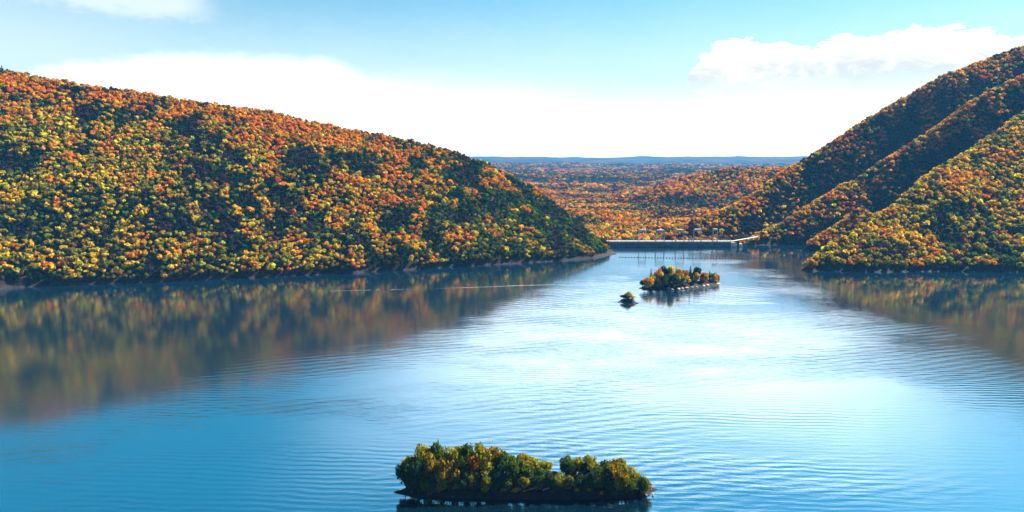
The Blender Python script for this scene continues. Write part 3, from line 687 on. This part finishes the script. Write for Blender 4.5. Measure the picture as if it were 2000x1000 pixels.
def middle_island():
    rg = np.random.default_rng(9); Y0 = 782.0; cx = unproject(1331, 560, Y=Y0)[0]
    mid = island('island', 'low island ringed by dark rock in the middle of the lake', cx, Y0 + 13, 52.0, 17.0, 3.0, 13, bank=0.35); mid.rotation_euler = (0, 0, R(18))
    isl = island('sand_bar', "pale sandy point at the right end of the middle island", unproject(1392, 554, Y=Y0)[0], Y0 + 24, 17.0, 6.0, 2.2, 21, bank=0.5, mat=SAND)
    isl.rotation_euler = (0, 0, R(20))
    T = [(1272, 523, 'dark green', 1, 6), (1285, 524, 'orange', 0, 5), (1266, 540, 'golden', 0, -8), (1274, 537, 'olive', 0, -4), (1290, 532, 'golden', 0, 0), (1302, 522, 'dark green', 0, 5), (1312, 515, 'dark green', 1, 6),
         (1311, 523, 'yellow', 0, -2), (1321, 520, 'dark green', 1, 5), (1326, 528, 'golden', 0, -1), (1335, 528, 'rust', 0, 3), (1349, 516, 'dark green', 1, 2), (1346, 530, 'green', 0, 6), (1362, 526, 'dark green', 0, 5),
         (1361, 533, 'golden', 0, 0), (1373, 532, 'rust', 0, 2), (1379, 536, 'golden', 0, -3), (1386, 526, 'dark green', 1, 4), (1393, 534, 'green', 0, 3), (1400, 532, 'dark green', 1, 2), (1398, 542, 'golden', 0, -2), (1405, 538, 'rust', 0, 0),
         (1296, 540, 'dark green', 0, -10), (1308, 536, 'dark green', 1, -9), (1318, 537, 'dark green', 0, -10), (1332, 541, 'green', 0, -11), (1343, 541, 'yellow', 0, -9), (1356, 543, 'dark green', 0, -9), (1370, 545, 'purple brown', 0, -8),
         (1282, 545, 'dark green', 0, -12), (1258, 546, 'dark green', 0, -4), (1396, 537, 'golden', 0, -1), (1403, 533, 'dark green', 1, 1), (1408, 541, 'green', 0, 1), (1390, 545, 'dark green', 0, -5)]
    T.sort(key=lambda e: e[0])
    for j, (px, py, c, cone, dy) in enumerate(T):
        p = unproject(px, py, Y=Y0 + 12 + (px - 1331)*0.24 + dy); x_, y_, gz = settle(mid, p[0], p[1], 0.4); top = max(5.0, p[2] - gz)
        if cone: r = top*0.19; hs = top*0.94/(r*3.4); stem = top*0.06
        else: r = min(6.6, max(3.8, top*0.40))*(0.9 + 0.3*rg.random()); hs = top*0.88/(1.3*r); stem = top*0.10
        plant('conifer_tree' if cone else 'broadleaf_tree', (x_, y_, gz - 0.5), bool(cone), r, hs, stem + 0.5, np.array(PAL[c])*(1.7 if 'green' in c else 1.0), rg, 800, 0.14,
              f"{c} {'conifer' if cone else 'broadleaf tree'} on the middle island, {ORD(j+1)} from its left", 'tree', 'trees on the middle island', trunk_r=0.28, limbs=4, spread=10)
    p = unproject(1255, 563, z=0.4); mb = MB(); mb.tube([(4, 0, 1.2), (0, 0, 0.4), (-4.5, 0, 0.1)], [0.5, 0.4, 0.15], 6)
    o = mb.build('driftwood', WOOD); o.location = (p[0], p[1], 0); tag(o, "dark driftwood at the left tip of the middle island", 'driftwood')
    for k, (px, py, s) in enumerate([(1306, 563, 1.6), (1313, 565, 1.3), (1326, 564, 1.8), (1333, 563, 1.2), (1341, 562, 1.9), (1351, 561, 1.5), (1360, 560, 1.2), (1374, 558, 2.2), (1380, 557, 2.6)]):
        p = unproject(px, py, z=1.0); boulder((p[0], p[1], 0.9), (s*1.5, s, s*0.6), 40 + k, f"pale rock on the middle island's front shore, {ORD(k+1)} from the left", SAND if k > 5 else ROCK, 'rocks along the middle island')
    # the islet
    c = unproject(1228, 590, z=0); islet = island('island', 'tiny rock islet to the left of the middle island', c[0], c[1] + 4, 8.0, 6.0, 2.4, 17, bank=0.5)
    for j, (px, py, cn, s) in enumerate([(1219, 576, 'dark green', 4.4), (1227, 571, 'olive', 4.8), (1235, 577, 'golden', 4.0)]):
        p = unproject(px, py, Y=c[1] + 4 + rg.normal()*0.8); x_, y_, gz = settle(islet, p[0], p[1], 0.5); top = p[2] - gz
        hs = top*0.9/(1.3*s); stem = top*0.06
        plant('broadleaf_tree', (x_, y_, gz - 0.4), False, s, hs, stem + 0.4, np.array(PAL[cn])*(1.7 if 'green' in cn else 1.0), rg, 1100, 0.14, f"{['dark', 'tall olive', 'small golden'][j]} bushy tree on the tiny rock islet", 'tree', 'trees on the islet', trunk_r=0.18, spread=15)
    for k, (px, L) in enumerate([(1211, -1), (1243, 1)]):
        p = unproject(px, 590 if k == 0 else 592, z=0.3); mb = MB(); mb.tube([(-3.4*L, 0, 1.0), (0, 0, 0.5), (2.6*L, 0, 0.1)], [0.5, 0.45, 0.2], 6)
        o = mb.build('driftwood', WOOD); o.location = (p[0], p[1] + 1, 0); tag(o, f"dark driftwood spit at the {['left', 'right'][k]} end of the tiny islet", 'driftwood')
middle_island()

# ---------------------------------------------------------------- dam, bridge, float line, wakes
def dam():
    Y0 = 1146.0; P = lambda px, py: unproject(px, py, Y=Y0)
    x0, x1 = 150.0, P(1428, 475)[0]; zt = P(1300, 471)[2]
    o = empty('dam', ((x0 + x1)/2, Y0, 0)); tag(o, 'long low concrete dam with five gate towers closing the lake', 'dam')
    ox = (x0 + x1)/2; X = lambda px: P(px, 470)[0] - ox; Z = lambda py: P(1300, py)[2]
    w = MB(); h0 = (x1 - x0)/2
    edges = np.linspace(-h0, h0, 17)
    for i in range(16):
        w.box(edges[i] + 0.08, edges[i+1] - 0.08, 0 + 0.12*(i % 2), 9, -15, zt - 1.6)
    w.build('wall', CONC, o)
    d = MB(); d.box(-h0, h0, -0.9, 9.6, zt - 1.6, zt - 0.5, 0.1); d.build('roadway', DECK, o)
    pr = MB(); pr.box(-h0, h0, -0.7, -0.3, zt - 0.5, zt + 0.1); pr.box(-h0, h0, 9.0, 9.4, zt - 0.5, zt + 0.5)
    for i in range(33): pr.box(-h0 + i*2*h0/33, -h0 + i*2*h0/33 + 0.5, -0.8, -0.2, zt - 0.5, zt + 0.75)
    pr.build('parapet', DECK, o)
    s = MB(); s.box(X(1301), X(1309), -0.35, -0.02, Z(478), Z(471)); s.build('gate_panel', CYAN, o)
    for px0, px1, top in [(1248, 1262.5, 450), (1281, 1299, 451), (1320, 1337.5, 450.5), (1355, 1371, 449.5), (1393, 1402.5, 449)]:
        a, b, zt2 = X(px0), X(px1), Z(top); legw = 0.85
        t = MB(); t.box(a, b, 2.6, 5.0, zt2 - 2.0, zt2 - 0.15, 0.2); paint = DECK if px0 == 1248 else STEEL; t = t.build('gate_tower', paint, o)
        for x in (a, b):
            l = MB(); l.box(x - legw*(x == b)*1.3 , x + legw*(x == a)*1.3 + 0.02, 2.8, 4.8, zt - 0.5, zt2 - 2.0); l.box(x - 1.1, x + 1.1, 2.3, 5.3, zt - 0.5, zt + 0.4, 0.1)
            for zz in np.linspace(zt + 2, zt2 - 3, 5): l.box(x - 0.75, x + 0.75, 2.7, 2.78, zz, zz + 0.15)
            l.build('leg', paint, t)
        c = MB(); c.box(a + (b-a)*0.12, b - (b-a)*0.12, 2.2, 5.4, zt2 - 0.15, zt2 + 1.7, 0.35); c.build('hoist_house', DECK, t)
        br = MB(); br.box(a + 1, b - 1, 3.6, 4.0, zt + 4.6, zt + 5.1); br.build('cross_beam', STEEL, t)
    # small pier stubs between the third and fourth tower
    for px in (1346.5, 1350.5):
        m = MB(); m.box(X(px), X(px) + 1.2, 3, 4.6, zt - 0.5, Z(461), 0.2); m.build('mast', STEEL, o)
    # abutment and bridge up to the right bank
    x2 = P(1474, 463)[0] + 8; z2 = P(1470, 463)[2]
    b = empty('access_bridge', (x1, Y0, 0)); tag(b, 'pale road bridge rising from the dam to the right bank on a dark pier', 'bridge')
    L = x2 - x1; k = MB()
    V = [(0.1, 0, zt - 1.4), (L, 6, z2 - 1.2), (L, 11, z2 - 1.2), (0.1, 5.5, zt - 1.4), (0.1, 0, zt - 0.3), (L, 6, z2), (L, 11, z2), (0.1, 5.5, zt - 0.3)]
    k.add(V, [(3, 2, 1, 0), (4, 5, 6, 7), (0, 1, 5, 4), (1, 2, 6, 5), (2, 3, 7, 6), (3, 0, 4, 7)]); k.build('deck', DECK, b)
    pmx = P(1443, 470)[0] - x1
    k = MB(); k.box(pmx - 1.3, pmx + 1.3, 3.2, 9, -6, zt - 0.6 + (z2 - zt)*pmx/L - 1.0, 0.1); k.build('pier', BANK, b)
    k = MB(); k.box(0.3, pmx - 2, 1.2, 8, -5, 7.0, 1.2); k.box(pmx + 2.0, pmx + 8, 3.2, 9, -5, 5.8, 1.5); k.build('abutment', DECK, b)
dam()
def float_line():
    a = unproject(1209, 502.5, z=0); b = unproject(1540, 505.0, z=0); n = 58
    cur = lambda t: a*(1-t) + b*t + np.array([0, -5*math.sin(math.pi*t), 0])
    mb = MB(); mb.tube([cur(t) + np.array([0, 0, 0.12]) for t in np.linspace(0, 1, 60)], [0.04]*60, 4)
    tag(mb.build('cable', FLOAT), 'thin dark cable stringing the floats together across the lake', 'cable')
    p = MB(); p.lathe([(0.25, -0.5), (0.85, -0.35), (1.05, 0.0), (1.05, 0.45), (0.85, 0.75), (0.35, 0.85), (0.3, 1.1), (0.12, 1.15)], 10)
    proto = p.build('buoy', FLOAT, smooth=True)
    for i in range(n):
        o = proto if i == 0 else proto.copy()
        if i: C.collection.objects.link(o)
        t = (i + 0.3)/n; o.location = cur(t)
        tag(o, f"small dark float in the dotted line before the dam, {ORD(i+1)} from the left", 'buoy', 'floats strung in a line before the dam')
float_line()
def wake(pts, w, label, seed):
    """a broken streak of foam left by a boat, lying a few mm over the water"""
    rg = np.random.default_rng(seed); V, Fs = [], []
    P = np.array([unproject(px, py, z=0) for px, py in pts]); n = 160
    s = np.linspace(0, 1, n); seg = np.linspace(0, 1, len(P))
    X = np.interp(s, seg, P[:, 0]); Y = np.interp(s, seg, P[:, 1]) + 0.8*(fbm(s*9, s*0 + seed, seed, 3) - 0.5)
    wd = w*np.sin(np.pi*np.clip(s, 0.02, 0.98))**0.6*(0.35 + 1.1*fbm(s*22, s*0, seed + 3, 3))
    gap = fbm(s*16, s*0 + 5, seed + 9, 2) > 0.80
    for i in range(n): V += [(X[i], Y[i] - wd[i], 0.03), (X[i], Y[i] + wd[i], 0.03)]
    Fs = [(2*i, 2*i+2, 2*i+3, 2*i+1) for i in range(n-1) if not gap[i]]
    me = bpy.data.meshes.new('wake'); me.from_pydata([tuple(map(float, v)) for v in V], [], Fs); me.update()
    tag(link('wake', me, FOAM), label, kind='stuff')
wake([(845, 564), (900, 562), (960, 560), (1020, 557.5), (1085, 556), (1112, 557)], 0.45, 'long white boat wake on the dark water below the left hill', 3)
wake([(630, 569), (700, 567), (820, 564.5)], 0.28, 'faint older end of the boat wake farther left', 5)

# ---------------------------------------------------------------- air
def haze():
    mb = MB(); mb.box(-21000, 32000, -1700, 16400, -22, 480)
    m, g = mat_new('haze_air')
    v = g.n('ShaderNodeVolumePrincipled', {'Color': HAZE_COL, 'Density': HAZE_DENSITY, 'Anisotropy': 0.0})
    g.n('ShaderNodeOutputMaterial', {'Volume': v.outputs[0]})
    tag(mb.build('haze', m), 'thin blue haze filling the air over the lake and valley', kind='stuff')
HAZE_COL = (0.10, 0.46, 1.0, 1); HAZE_DENSITY = 4.4e-5
haze()
